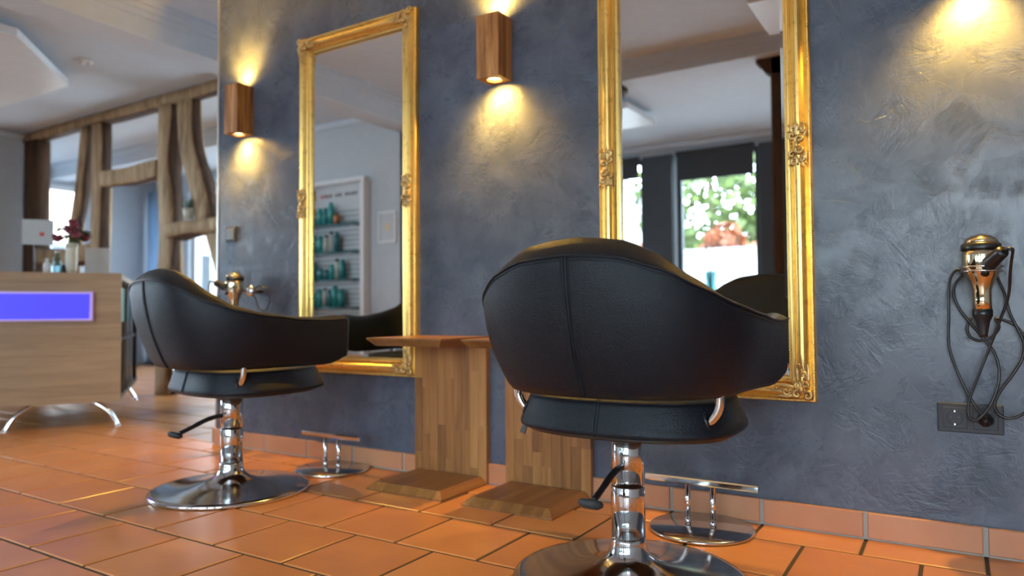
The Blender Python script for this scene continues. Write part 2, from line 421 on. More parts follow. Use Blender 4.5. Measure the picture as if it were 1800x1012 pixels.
# window walls with openings
def window_wall(name, axis, pos, thick, a0, a1, wins, mat, blinds, inward, n0, depth=.0):
    # wins: (a_start, a_end, z0, z1); axis: the wall runs along this axis
    m = MB(); zs = sorted({0, H} | {w[2] for w in wins} | {w[3] for w in wins})
    def bx(b0, b1, z0, z1):
        if axis == 'x': m.box(b0, b1, min(pos, pos+thick), max(pos, pos+thick), z0, z1)
        else: m.box(min(pos, pos+thick), max(pos, pos+thick), b0, b1, z0, z1)
    cur = a0
    for (w0, w1, z0, z1) in sorted(wins):
        if w0 > cur: bx(cur, w0, 0, H)
        bx(w0, w1, 0, z0); bx(w0, w1, z1, H); cur = w1
    if cur < a1: bx(cur, a1, 0, H)
    m.build(name, mat, kind='structure')
    for i, (w0, w1, z0, z1) in enumerate(sorted(wins)):
        wn = empty('window_%d' % (n0+i), kind='structure')
        p = pos + thick*.5
        def pane_box(mm, b0, b1, d0, d1, zz0, zz1):
            if axis == 'x': mm.box(b0, b1, p+d0, p+d1, zz0, zz1)
            else: mm.box(p+d0, p+d1, b0, b1, zz0, zz1)
            return mm
        fr = MB(); t_ = .055
        pane_box(fr, w0, w0+t_, -.03, .03, z0, z1); pane_box(fr, w1-t_, w1, -.03, .03, z0, z1)
        pane_box(fr, w0+t_, w1-t_, -.03, .03, z0, z0+t_); pane_box(fr, w0+t_, w1-t_, -.03, .03, z1-t_, z1)
        fr.build('window_frame', M['frame_dark'] if blinds else M['white'], wn)
        pane_box(MB(), w0+t_, w1-t_, -.004, .004, z0+t_, z1-t_).build('pane', M['glass'], wn)
        s_ = 1 if inward > 0 else -1; e0 = pos + (0 if (thick*inward) < 0 else thick)
        sl = MB()
        if axis == 'x': sl.box(w0-.03, w1+.03, e0-.06*s_*0, e0+.10*s_, z0-.03, z0)
        else: sl.box(e0, e0+.10*s_, w0-.03, w1+.03, z0-.03, z0)
        sl.build('window_sill', M['stone'], wn)
        ctr = (w0+w1)/2; zc = (z0+z1)/2
        if axis == 'x': portal((ctr, pos+thick*.95 if inward*thick < 0 else pos+thick*.05, zc), (R(90) if inward > 0 else R(-90), 0, 0), w1-w0, z1-z0)
        else: portal((pos+thick*.95 if inward*thick < 0 else pos+thick*.05, ctr, zc), (0, R(-90) if inward > 0 else R(90), 0), z1-z0, w1-w0)
WS = [(-1.05, -.10, .35, 2.46), (.28, 1.20, .35, 2.46), (1.40, 2.40, .35, 2.46), (2.70, 3.60, .35, 2.46), (3.80, 4.70, .35, 2.46)]
window_wall('wall_street', 'x', YW, -.18, -1.45, XR, WS, M['wall'], True, 1, 1)
for i, (a, b) in enumerate(((-1.25, -1.06), (-.085, .265), (1.215, 1.385), (2.415, 2.65))):
    MB().box(a, b, YW, YW+.06, 0, 2.46).build('trim_%d' % (i+8), M['frame_dark'], kind='structure')
for i, (w0, w1, z0, z1) in enumerate(WS):
    where = ['far left window of the street front', 'street window with the vase of twigs', 'street window right of the timber post', 'fourth street window from the left', 'last street window on the right'][i]
    rb = empty('roller_blind', ((w0+w1)/2, YW+.05, z1), label='dark grey roller blind half down on the ' + where, cat='blind', group='roller blinds on the street windows')
    hw = (w1-w0)/2 - .04
    bl = .30 if i != 0 else .22
    MB().box(-hw, hw, -.003, .003, -bl, .0).build('blind_cloth', M['blind'], rb)
    MB().tube([(-hw-.01, 0, -.005), (hw+.01, 0, -.005)], .024, 10).build('roller_tube', M['blind'], rb)
    MB().box(-hw, hw, -.007, .007, -bl-.018, -bl).build('bottom_rail', M['frame_dark'], rb)
window_wall('wall_far', 'x', YF, .2, -7.0, XR, [(-6.72, -6.40, .10, 2.35), (-5.95, -4.55, .65, 2.40), (-4.2, -2.6, .65, 2.40), (-2.2, -.4, .65, 2.40)], M['wallgrey'], False, -1, 6)
window_wall('wall_far_left', 'y', -6.8, -.2, 1.20, YF, [(1.62, 2.55, .85, 2.36)], M['wallgrey'], False, 1, 9)
window_wall('wall_left', 'y', XL, -.12, YB-.2, 1.22, [(-2.45, -1.25, .55, 2.42), (-.95, .35, .55, 2.42)], M['wall'], False, 1, 11)
MB().box(-6.8, XL, 1.20, 1.32, 0, H).build('wall_left_return', M['wallgrey'], kind='structure')
MB().box(.6, .8, .22, YF, 0, H).build('wall_store', M['wall'], kind='structure')
ct = NT('pale_blue_voile'); ct.set(base=(.60,.74,.88), rough=.9, trans=0.0); tl = ct.n.new('ShaderNodeBsdfTranslucent'); tl.inputs[0].default_value = (.30,.42,.55,1)
mxs = ct.n.new('ShaderNodeMixShader'); mxs.inputs[0].default_value = .5; ct.link(ct.b.outputs[0], mxs.inputs[1]); ct.link(tl.outputs[0], mxs.inputs[2]); ct.link(mxs.outputs[0], ct.n['Material Output'].inputs['Surface'])
cu = MB(); N = 24
cu.loft([[(-6.77+.42*k/N, YF-.09+.018*math.sin(k*1.5), z) for k in range(N+1)] for z in (.02, 2.42)], False, smooth=True)
cuo = cu.build('curtain', ct.m, label='pale blue translucent curtain in the room beyond the timber screen', cat='curtain')
sd = cuo.modifiers.new('thickness', 'SOLIDIFY'); sd.thickness = .004
beam('trim_6', -6.8, .6, 2.15, 2.35, 2.42, [(.04, 2.55)], 'x')

# ------------------------------------------------------------------ half-timber screen
tf = empty('half_timber_screen', (-4.0, 1.25, 0), label='weathered half-timber screen of rough posts, braces and rails behind the desk', cat='timber screen')
def hewn(name, path, w, d, mat, seed, nz=14, amp=.012):
    # path: list of (x, z); member cross section w (across) x d (depth y)
    rnd = random.Random(seed); P = smooth_path([(x, 0, z) for x, z in path], max(2, nz//max(1, len(path)-1)))
    rings = []
    ph = [rnd.uniform(0, 6.3) for _ in range(8)]
    for i, p in enumerate(P):
        tdir = (P[min(i+1,len(P)-1)] - P[max(i-1,0)]).normalized(); side = Vector((tdir.z, 0, -tdir.x))
        ring = []
        q = .22
        for k, (a, b) in enumerate(((-1,-1+q),(-1+q,-1),(1-q,-1),(1,-1+q),(1,1-q),(1-q,1),(-1+q,1),(-1,1-q))):
            e = amp*(math.sin(i*.55+ph[k]) + .5*math.sin(i*1.3+ph[(k+3)%8]))
            ring.append(tuple(p + side*(a*(w/2)+e*(1 if a > 0 else -1)) + Vector((0, b*(d/2)+e*.6, 0))))
        rings.append(ring)
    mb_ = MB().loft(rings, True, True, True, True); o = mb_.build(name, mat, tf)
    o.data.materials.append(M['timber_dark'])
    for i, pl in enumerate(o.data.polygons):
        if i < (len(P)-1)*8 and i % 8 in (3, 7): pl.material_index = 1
    o.location = (4.0, 0, 0)
    return o
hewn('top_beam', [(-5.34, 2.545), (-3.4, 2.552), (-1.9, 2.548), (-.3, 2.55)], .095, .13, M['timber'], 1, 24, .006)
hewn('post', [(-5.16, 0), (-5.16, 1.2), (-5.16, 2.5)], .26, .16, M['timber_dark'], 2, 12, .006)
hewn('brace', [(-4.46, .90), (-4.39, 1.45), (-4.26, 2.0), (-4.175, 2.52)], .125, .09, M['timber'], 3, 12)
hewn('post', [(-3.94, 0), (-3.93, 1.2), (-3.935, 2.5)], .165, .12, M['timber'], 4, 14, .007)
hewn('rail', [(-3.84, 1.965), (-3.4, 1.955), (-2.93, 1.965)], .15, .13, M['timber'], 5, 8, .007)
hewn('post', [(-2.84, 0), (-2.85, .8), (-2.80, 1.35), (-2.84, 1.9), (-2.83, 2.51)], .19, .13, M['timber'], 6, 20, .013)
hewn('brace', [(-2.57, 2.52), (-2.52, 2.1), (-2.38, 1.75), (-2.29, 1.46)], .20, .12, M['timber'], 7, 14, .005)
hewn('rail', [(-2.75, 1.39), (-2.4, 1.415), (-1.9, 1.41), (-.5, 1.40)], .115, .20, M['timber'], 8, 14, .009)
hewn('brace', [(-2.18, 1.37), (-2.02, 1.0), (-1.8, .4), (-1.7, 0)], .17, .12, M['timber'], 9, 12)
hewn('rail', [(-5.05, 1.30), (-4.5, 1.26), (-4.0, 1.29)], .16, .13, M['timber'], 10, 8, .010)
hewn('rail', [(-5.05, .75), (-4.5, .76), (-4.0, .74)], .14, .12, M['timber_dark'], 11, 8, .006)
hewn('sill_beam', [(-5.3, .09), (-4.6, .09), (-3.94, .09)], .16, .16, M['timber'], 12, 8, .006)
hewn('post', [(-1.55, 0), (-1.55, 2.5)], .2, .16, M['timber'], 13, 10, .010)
for o in tf.children: o.matrix_parent_inverse = Matrix.Identity(4); o.location = (4.0, 0, 0)

# timber posts holding the lintel towards the street windows
def bracket_post(x, label):
    e = empty('timber_post', (x, -2.82, 0), label=label, cat='post')
    MB().box(-.055, .055, -.055, .055, 0, 2.46, .008).build('post_shaft', M['timber_dark'], e)
    MB().prism([(-.15, 2.46), (.15, 2.46), (.15, 2.43), (.12, 2.415), (.10, 2.37), (.055, 2.34), (-.055, 2.34), (-.10, 2.37), (-.12, 2.415), (-.15, 2.43)], -.055, .055, 'y').build('capital', M['timber_dark'], e)
    return e
bracket_post(1.935, 'dark brown timber post with bracket seen in the large near mirror, right side')
bracket_post(.62, 'dark brown timber post with bracket at the left edge of the near mirror')

# ------------------------------------------------------------------ ceiling panels and fitting
def ceiling_panel(name, poly, label):
    cx = sum(p[0] for p in poly)/len(poly); cy = sum(p[1] for p in poly)/len(poly)
    e = empty(name, (cx, cy, H), label=label, cat='ceiling panel', group='flat white ceiling panels')
    MB().prism([(a-cx, b-cy) for a, b in poly], -.115, -.06).build('panel', M['gloss'], e)
    MB().prism([((a-cx)*.8, (b-cy)*.8) for a, b in poly], -.06, -.0).build('mounting_frame', M['ceil'], e)
ceiling_panel('ceiling_panel', [(-2.15,-.24), (-2.93,.455), (-4.2,.43), (-4.2,-1.1), (-2.15,-1.1)], 'large flat white ceiling panel with a slanting side at upper left')
ceiling_panel('ceiling_panel', [(1.95,-1.85), (1.95,-2.42), (2.95,-2.42), (2.95,-1.85)], 'white ceiling panel at top right of the near mirror')
ceiling_panel('ceiling_panel', [(.53,-3.45), (.53,-4.12), (-.6,-4.12), (-.6,-3.45)], 'white ceiling panel by the street windows at left in the near mirror')
cf = empty('ceiling_outlet', (-2.583, .398, H), label='small round white ceiling fitting with four dark holes beside the panel', cat='ceiling fitting')
MB().lathe([(.058,0), (.058,-.010), (.05,-.016)], n=24).build('cover', M['white'], cf)
for k in range(4):
    a = k*PI/2+.4; MB().lathe([(.011,-.0155), (.011,-.0175)], (.036*math.cos(a), .036*math.sin(a), 0), 10).build('hole', M['ink'], cf)

# ------------------------------------------------------------------ gilt mirrors
def scroll(mb, c, size, a0, turns, sgn, r0, y, tail=1.0):
    pts = []; rr = []; N = 16
    for i in range(N+1):
        t_ = i/N; a = a0 + sgn*turns*2*PI*t_; rad = size*(1-.86*t_)
        pts.append((c[0]+rad*math.cos(a), y-.0025*t_, c[1]+rad*math.sin(a))); rr.append(r0*1.3*(.75+.5*math.sin(PI*min(1,t_*1.2))))
    mb.tube(pts, rr, 6)
def leaf(mb, p, q, w, y, ht=.006):
    p = Vector((p[0], y, p[1])); q = Vector((q[0], y, q[1])); d = q-p; s_ = Vector((-d.z, 0, d.x)).normalized()
    v = [p, p+d*.35+s_*w, q, p+d*.35-s_*w, p+d*.4+Vector((0,-ht,0)), p+d*.35+s_*w+Vector((0,.004,0)), p+d*.35-s_*w+Vector((0,.004,0))]
    mb.add(v, [(0,3,4), (4,3,2), (4,2,1), (0,4,1)], True)
def ornament(flipx, flipz, kind):
    m = MB(); y = -.043
    fx = lambda a: a*flipx
    fz = lambda a: a*flipz
    if kind == 'corner':    # origin at the frame's outer corner, arms to +x and +z (inward)
        for (cx, cz, sz, a0, tn, sg, r) in ((.022,.022,.017,0,1.3,1,.0045), (.052,.026,.016,PI,1.2,-1,.0040), (.026,.054,.016,-PI/2,1.2,1,.0040), (.052,.052,.014,.8,1.2,1,.0038),
                                             (.084,.034,.013,PI,1.1,1,.0034), (.034,.086,.013,-PI/2,1.1,-1,.0034), (.110,.045,.010,PI,1.0,-1,.0028), (.046,.112,.010,-PI/2,1.0,1,.0028)):
            scroll(m, (fx(cx), fz(cz)), sz, a0 if flipx*flipz > 0 else PI-a0, tn, sg*flipx*flipz, r, y)
        for (p, q, w) in (((.03,.03),(.075,.075),.010), ((.05,.02),(.125,.020),.008), ((.02,.05),(.020,.125),.008), ((.06,.05),(.14,.055),.007), ((.05,.06),(.055,.14),.007), ((.085,.03),(.155,.040),.006), ((.03,.085),(.040,.155),.006)):
            leaf(m, (fx(p[0]), fz(p[1])), (fx(q[0]), fz(q[1])), w, y)
        for i in range(7):
            a = i/6*PI/2; m.sphere((fx(.018+.052*math.cos(a)), y-.002, fz(.018+.052*math.sin(a))), .0042, n=6, m=4)
        m.sphere((fx(.040), y-.003, fz(.040)), .009, .007, .009, 8, 5)
    else:                   # origin at the middle of a side rail, x inward
        for s_ in (1, -1):
            for (cx, cz, sz, a0, tn, r) in ((.030,.016,.015,-PI/2,1.3,.0042), (.052,.030,.013,PI,1.2,.0036), (.024,.044,.012,0,1.2,.0034), (.046,.056,.010,-PI/2,1.1,.0030)):
                scroll(m, (fx(cx), s_*cz), sz, a0*s_ if flipx > 0 else PI-a0*s_, tn, s_*flipx, r, y)
            for (p, q, w) in (((.04,.03),(.04,.082),.010), ((.03,.035),(.018,.072),.007), ((.05,.035),(.062,.072),.007), ((.02,.02),(.008,.05),.006)):
                leaf(m, (fx(p[0]), s_*p[1]), (fx(q[0]), s_*q[1]), w, y)
            for i in range(5): m.sphere((fx(.012+.012*i), y-.002, s_*(.062+.006*math.sin(i*1.6))), .0045, n=6, m=4)
        for i in range(8): m.sphere((fx(.064-.010*math.sin(PI*i/7)), y-.002, -.042+.012*i), .0036, n=6, m=4)
        m.sphere((fx(.040), y-.002, 0), .008, .006, .012, 8, 5)
    return m
def gilt_mirror(x0, x1, z0, z1, label):
    e = empty('gilt_mirror', ((x0+x1)/2, 0, z0), label=label, cat='mirror', group='tall gilt mirrors')
    hw = (x1-x0)/2; hh = z1-z0
    prof = [(0,0), (0,.020), (.003,.025), (.007,.026), (.011,.023), (.014,.021), (.017,.025), (.024,.034), (.031,.040), (.039,.042), (.046,.039), (.052,.032), (.055,.028), (.058,.031), (.063,.033), (.067,.030), (.070,.024), (.078,.020), (.078,.004)]
    rings = [[(-hw+w, -d, w), (hw-w, -d, w), (hw-w, -d, hh-w), (-hw+w, -d, hh-w)] for w, d in prof]
    v = [p for r in rings for p in r]; f = []
    for i in range(len(rings)-1):
        for j in range(4): k = (j+1)%4; f.append((i*4+j, i*4+k, (i+1)*4+k, (i+1)*4+j))
    m = MB(); m.add(v, f, False); m.build('frame', M['gold'], e)
    bd = MB()
    for w, d, r, st in ((.0045,.0265,.0030,.0075), (.0735,.0215,.0028,.0070)):
        runs = [((-hw+w, w), (hw-w, w)), ((hw-w, w), (hw-w, hh-w)), ((-hw+w, hh-w), (hw-w, hh-w)), ((-hw+w, w), (-hw+w, hh-w))]
        for (a, b), (c, dd) in runs:
            Ln = math.hypot(c-a, dd-b); n = int(Ln/st)
            for i in range(n):
                x = a+(c-a)*(i+.5)/n; z = b+(dd-b)*(i+.5)/n
                bd.add([(x-r,-d,z), (x,-d,z-r*1.1), (x+r,-d,z), (x,-d,z+r*1.1), (x,-d-r,z)], [(0,1,4), (1,2,4), (2,3,4), (3,0,4)], True)
    bd.build('beading', M['gold'], e, kind='stuff')
    # bevelled glass
    g = .076; bv = .013; yo = -.0088; yi = -.0100
    o4 = [(-hw+g, yo, g), (hw-g, yo, g), (hw-g, yo, hh-g), (-hw+g, yo, hh-g)]
    i4 = [(-hw+g+bv, yi, g+bv), (hw-g-bv, yi, g+bv), (hw-g-bv, yi, hh-g-bv), (-hw+g+bv, yi, hh-g-bv)]
    gm = MB(); gm.add(o4+i4, [(4,5,6,7), (0,1,5,4), (1,2,6,5), (2,3,7,6), (3,0,4,7)])
    b4 = [(a, -.003, c) for a, b, c in o4]; gm.add(b4, [(3,2,1,0)])
    gm.build('mirror_glass', M['mirror'], e)
    for sx, sz in ((1,1), (-1,1), (1,-1), (-1,-1)):
        o = ornament(sx, sz, 'corner').build('corner_ornament', M['gold_relief'], e); o.location = (-sx*hw, 0, 0 if sz > 0 else hh)
    for sx in (1, -1):
        o = ornament(sx, 1, 'side').build('side_ornament', M['gold_relief'], e); o.location = (-sx*hw, 0, hh/2)
    return e
gilt_mirror(.250, .980, .410, 2.020, 'tall gilt-framed mirror behind the farther salon chair, reflecting bottle shelves')
gilt_mirror(1.845, 2.572, .400, 2.010, 'tall gilt-framed mirror behind the nearest salon chair, reflecting street windows')

# ------------------------------------------------------------------ wooden up-and-down wall lamps
def sconce(x0, label):
    w, d, z0, z1 = .104, .100, 1.610, 1.862
    e = empty('wall_lamp', (x0+w/2, -d/2, z0), label=label, cat='wall lamp', group='oak up-and-down wall lamps')
    h = z1-z0; m = MB(); n = 24; rr = .031; hx, hy = w/2, d/2
    sq = []
    for i in range(n):
        a = 2*PI*i/n + PI/4; c, s_ = math.cos(a), math.sin(a); k = 1/max(abs(c), abs(s_)); sq.append((c*k*hx, s_*k*hy))
    ci = [(rr*math.cos(2*PI*i/n+PI/4), rr*math.sin(2*PI*i/n+PI/4)) for i in range(n)]
    rings = [[(a, b, .022) for a, b in ci], [(a, b, 0) for a, b in ci], [(a, b, 0) for a, b in sq], [(a, b, h) for a, b in sq], [(a, b, h) for a, b in ci], [(a, b, h-.022) for a, b in ci]]
    m.loft(rings, True, True, True, False); m.build('lamp_body', M['sconce'], e)
    for zz, s_ in ((.0105, -1), (h-.0105, 1)):
        lf = MB().lathe([(.0005, zz), (.027, zz), (.029, zz-.003*s_)], n=24).build('lamp_face', M['lamp'], e)
        for en, sz in ((62, 122), (24, 166)):
            l = bpy.data.lights.new('warm_spot', 'SPOT'); l.energy = en; l.color = (1.0, .56, .10); l.spot_size = R(sz); l.spot_blend = 1.0; l.shadow_soft_size = .012
            o = bpy.data.objects.new('warm_spot', l); o.parent = e; o.location = (0, 0, zz + .006*s_)
            o.rotation_euler = (0 if s_ < 0 else PI, 0, 0); COL.objects.link(o)
    return e
sconce(-.226, 'oak block wall lamp left of the farther gilt mirror, next to the wall end')
sconce(1.354, 'oak block wall lamp between the two gilt mirrors')
sconce(2.952, 'oak block wall lamp above the hair dryer, right of the near mirror')

# ------------------------------------------------------------------ oak stations (back panel, shelf, foot board)
def station(x0, x1, label, seed):
    rnd = random.Random(seed); e = empty('oak_station', ((x0+x1)/2, 0, 0), label=label, cat='wall console', group='oak wall stations')
    w = (x1-x0); hw = w/2; nc = 9; cw = w/nc
    T = .030; zb, zt = .004, .560
    bp = MB().box(-hw+.002, hw-.002, -.014, -.018*0-.0005, zb, zt).build('back_panel', M['oak_z'], e)
    for c in range(nc):
        z = zb
        ln = rnd.uniform(.05, .25)
        while z < zt-.001:
            z1 = min(zt, z+ln)
            if zt - z1 < .05: z1 = zt
            MB().box(-hw+c*cw+.0002, -hw+(c+1)*cw-.0002, -T, -.0142, z+.0002, z1-.0002, .0006).build('stave', M['oak_z'], bp)
            z = z1; ln = rnd.uniform(.18, .42)
    # chamfered boards: bottom board wide side down, shelf wide side up
    for name, zl, zh, flip in (('foot_board', .0, .030, False), ('shelf', .558, .590, True)):
        bd = None; ch = .026; yb, yf = -.0305, -.325
        if flip: yb = -.0005
        for c in range(nc):
            a0, a1 = -hw+c*cw, -hw+(c+1)*cw
            lo = (a0, a1, yf); hi = (a0+(ch if c == 0 else 0), a1-(ch if c == nc-1 else 0), yf+ch)
            if flip: wide, narrow = (zh, lo), (zl, hi)
            else: wide, narrow = (zl, lo), (zh, hi)
            lip = .006*(1 if not flip else -1)
            v = []
            for zz, (q0, q1, y1) in (wide, (wide[0]+lip, wide[1]), narrow):
                v += [(q0+.0002, y1, zz), (q1-.0002, y1, zz), (q1-.0002, yb, zz), (q0+.0002, yb, zz)]
            f = [(3,2,1,0), (8,9,10,11)] + [(k*4+i, k*4+(i+1)%4, k*4+4+(i+1)%4, k*4+4+i) for k in (0,1) for i in range(4)]
            m = MB().add(v, f)
            if bd is None: bd = m.build(name, M['oak_y'], e)
            else: m.build('stave', M['oak_y'], bd)
    return e
station(.977, 1.345, 'oak wall station with shelf and foot board left of the near chair', 3)
station(1.434, 1.803, 'oak wall station partly hidden behind the nearest salon chair', 8)

# ------------------------------------------------------------------ footrests
def footrest(x, y, rz, label):
    e = empty('footrest', (x, y, 0), rz, label=label, cat='footrest', group='chrome T-bar footrests')
    MB().lathe([(.001,.0), (.157,.0), (.161,.003), (.161,.009), (.157,.0125), (.001,.0125)], n=64).build('base_plate', M['steel'], e)
    for s_ in (-1, 1):
        p = MB().tube([(s_*.040-.002, 0, .0125), (s_*.040-.002, 0, .142)], .0085, 16).build('post', M['chrome'], e)
        MB().lathe([(.0092,.0125), (.0092,.034)], (s_*.040-.002, 0, 0), 16).build('sleeve', M['chrome'], p)
    m = MB(); ring = [(-.013,-.010), (.013,-.010), (.016,-.006), (.016,.006), (.012,.010), (-.012,.010), (-.016,.006), (-.016,-.006)]
    m.loft([[(xx, a, .150+b) for a, b in ring] for xx in (-.178, .178)], True, True, True, False); m.build('foot_bar', M['chrome'], e)
    return e
footrest(2.251, -.171, R(0), 'chrome footrest with round plate and T-bar beside the nearest chair')
footrest(.608, -.147, R(0), 'chrome footrest with round plate behind the farther chair')

# ------------------------------------------------------------------ salon chairs
def supell(t_, a, b, f, n):
    c, s_ = math.cos(t_), math.sin(t_)
    x = a*math.copysign(abs(c)**(2/n), c); y = math.copysign(abs(s_)**(2/n), s_); return x, y*(f if y > 0 else b)
def lerp_tab(tab, x):
    for (x0, y0), (x1, y1) in zip(tab, tab[1:]):
        if x <= x1:
            k = max(0, (x-x0)/(x1-x0)); k = k*k*(3-2*k)*.35 + k*.65
            return y0+(y1-y0)*k
    return tab[-1][1]
ZS = [(0,.808), (.10,.800), (.20,.775), (.32,.732), (.44,.698), (.56,.678), (.70,.664), (.85,.660), (1.0,.664)]
DZ = [(0,.046), (.15,.042), (.30,.030), (.45,.018), (.62,.010), (.80,.012), (.92,.017), (1.0,.016)]
TH = [(0,.082), (.20,.076), (.40,.062), (.60,.052), (1.0,.055)]
def uplan(s, a, b, yf, n, c):
    sg = 1 if s >= 0 else -1; q = abs(s)
    if q < .60:
        ph = q/.60*PI/2; return Vector((sg*a*max(0, math.sin(ph))**(2/n), -b*max(0, math.cos(ph))**(2/n), 0))
    k = (q-.60)/.40; return Vector((sg*(a-c*k*k), yf*k, 0))
def make_shell():
    NS = 56; rings = []; seam = []
    top = lambda s: uplan(s, .350, .340, .292, 2.5, .006)
    bot = lambda s: uplan(s, .292, .252, .290, 2.5, -.046)
    def ring(s):
        q = abs(s); zt = lerp_tab(ZS, q); zb = .490 + (.028*((q-.88)/.12)**2 if q > .88 else 0); dz = lerp_tab(DZ, q); th = lerp_tab(TH, q)
        def inward(fn):
            d = fn(min(1, s+.012)) - fn(max(-1, s-.012)); n_ = Vector((-d.y, d.x, 0)); return n_.normalized()
        nt, nb = inward(top), inward(bot); T_, B_ = top(s), bot(s); pts = []
        pts.append(B_ + nb*.020 + Vector((0,0,zb-.004)))
        pts.append(B_ + nb*.004 + Vector((0,0,zb)))
        for hh in (.06,.2,.38,.56,.74,.88,.96):
            k = 1-(1-hh)**1.9; pts.append(B_.lerp(T_, k) + Vector((0,0,zb+(zt-zb)*hh)))
        pts.append(T_ + nt*.001 + Vector((0,0,zt)))
        sm = T_ + nt*.000 + Vector((0,0,zt+.0005))
        for w, hh in ((.06,.18), (.25,.55), (.50,.90), (.72,1.0), (.90,.82), (1.0,.45)):
            pts.append(T_ + nt*th*w + Vector((0,0,zt+dz*hh)))
        it = T_ + nt*(th*1.02); ib = B_ + nb*.046
        for hh in (.1,.35,.65,.9):
            k = hh; pts.append(it.lerp(ib, k) + Vector((0,0,(zt+dz*.2)*(1-hh)+(zb+.004)*hh)))
        pts.append(ib + nb*-.006 + Vector((0,0,zb-.004)))
        return pts, sm
    S = [-1+2*i/NS for i in range(NS+1)]
    R_ = []; 
    for s in S:
        r, sm = ring(s); R_.append(r); seam.append(sm)
    def cap(base, sgn):
        bc = (base[0]+base[-1])/2; tc = base[12]; zc = (bc.z+tc.z)/2; out = []
        for th in (22, 45, 66, 82, 89):
            k, e_ = math.cos(R(th)), math.sin(R(th)); r_ = []
            for p in base:
                h_ = (p.z-bc.z)/(tc.z-bc.z); c = bc.lerp(tc, h_)
                r_.append(Vector((c.x+(p.x-c.x)*k, p.y+.022*e_, p.z+(-1 if h_ > .5 else 1)*.020*(1-k)*abs(2*h_-1))))
            out.append(r_)
        return out
    full_ = cap(R_[0], -1)[::-1] + R_ + cap(R_[-1], 1)
    m = MB(); m.loft([[tuple(p) for p in r] for r in full_], True, True, True, True)
    # back seam path on the outer surface at s=0
    r0 = R_[NS//2]; back = [r0[i] for i in range(1, 10)]
    return m, seam, back
def make_chair(name):
    e = empty(name)
    sh, seam, back = make_shell()
    bk = sh.build('backrest', M['leather'], e)
    MB().tube([p + Vector((0,0,0)) for p in seam], .0032, 6).build('piping', M['leather'], bk)
    MB().tube([Vector((p.x*.9995, p.y*.9995, p.z-.009)) + (Vector((p.x, p.y, 0)).normalized()*.0006) for p in seam], .0010, 5).build('stitch_line', M['stitch'], bk)
    for s_ in (-1, 1):
        MB().tube([Vector((s_*.0035, p.y-.0004, p.z)) for p in smooth_path(back, 4)], .0022, 6).build('seam_welt', M['leather'], bk)
        MB().tube([Vector((s_*.0085, p.y-.0002, p.z)) for p in smooth_path(back, 4)], .0009, 5).build('stitch_line', M['stitch'], bk)
    # seat cushion: flared sides, softly domed top
    N = 64; prof = [(.93,.3905), (.975,.391), (.997,.396), (1.0,.403), (.992,.411), (.955,.436), (.918,.462), (.897,.472), (.86,.477), (.70,.481), (.40,.483), (.02,.484)]
    rings = []
    for k, z in prof:
        rings.append([(*[c*k for c in supell(2*PI*i/N, .283, .195, .352, 2.5)], z) for i in range(N)])
    m = MB(); m.loft(rings, True, True, True, True); st = m.build('seat', M['leather'], e)
    sb = [(0, -.195*k, z) for k, z in prof[2:9]]
    for s_ in (-1, 1):
        MB().tube([Vector((s_*.004, p.y-.0003, p.z)) for p in smooth_path(sb, 3)], .0020, 6).build('seam_welt', M['leather'], st)
    rim = [Vector((*[c*.897 for c in supell(2*PI*i/N, .283, .195, .352, 2.5)], .4722)) for i in range(N)]; rim.append(rim[0])
    MB().tube(rim, .0028, 6, False).build('piping', M['leather'], st)
    pn = [[(*[c*k for c in supell(2*PI*i/48, .265, .178, .330, 2.4)], z) for i in range(48)] for k, z in ((1.0,.391), (.98,.382), (.80,.376), (.45,.366), (.18,.362))]
    MB().loft(pn, True, True, True, True).build('seat_pan', M['pan'], e)
    # chrome links between seat and shell
    for s_ in (-1, 1):
        lk = MB().tube(smooth_path([(s_*.205,-.095,.424), (s_*.238,-.098,.430), (s_*.256,-.100,.448), (s_*.266,-.101,.470), (s_*.268,-.102,.500)], 5), .0115, 14).build('chrome_link', M['chrome'], e)
        rr_ = []
        for i in range(20):
            a = 2*PI*i/20; rr_.append((s_*(.2395-.35*(.020*math.sin(a))), -.098+.017*math.cos(a), .4335+.020*math.sin(a)))
        rr_.append(rr_[0]); MB().tube(rr_, .0035, 6, False).build('slot_trim', M['blackp'], lk)
    # column and base
    MB().lathe([(.020,.372), (.056,.372), (.054,.358), (.041,.3525)], n=32).build('hub', M['blackp'], e)
    cl = MB().lathe([(.0412,.236), (.0412,.350), (.039,.353)], n=40).build('upper_column', M['chrome'], e)
    MB().box(-.0045, .0045, -.0418, -.036, .262, .332, .002).build('lever_slot', M['ink'], cl)
    MB().lathe([(.0432,.112), (.0432,.2385), (.0424,.2400), (.041,.2400)], n=40).build('lower_column', M['chrome'], e)
    MB().lathe([(.0434,.1125), (.0440,.100), (.047,.082), (.055,.066), (.072,.052), (.100,.041), (.150,.031), (.220,.0225), (.275,.0175), (.291,.0155), (.2955,.012), (.2955,.004), (.292,.0), (.05,.0)], n=96).build('base_dish', M['steel'], e)
    MB().lathe([(.2962,.003), (.2972,.005), (.2972,.010), (.2962,.012)], n=96, cap=False).build('rim_band', M['chrome'], e)
    lv = MB().tube(smooth_path([(0,-.036,.292), (0,-.060,.293), (0,-.105,.283), (0,-.160,.262), (0,-.205,.246)], 5), [.0085]*14+[.0078]*7, 12).build('pump_lever', M['blackp'], e)
    m = MB(); m.lathe([(.001,-.012), (.020,-.011), (.030,-.004), (.031,.002), (.026,.008), (.001,.011)], n=24)
    pd = m.build('pedal_pad', M['rubber'], lv); pd.location = (0, -.220, .243); pd.rotation_euler = (R(-20), 0, 0); pd.scale = (1, .85, 1)
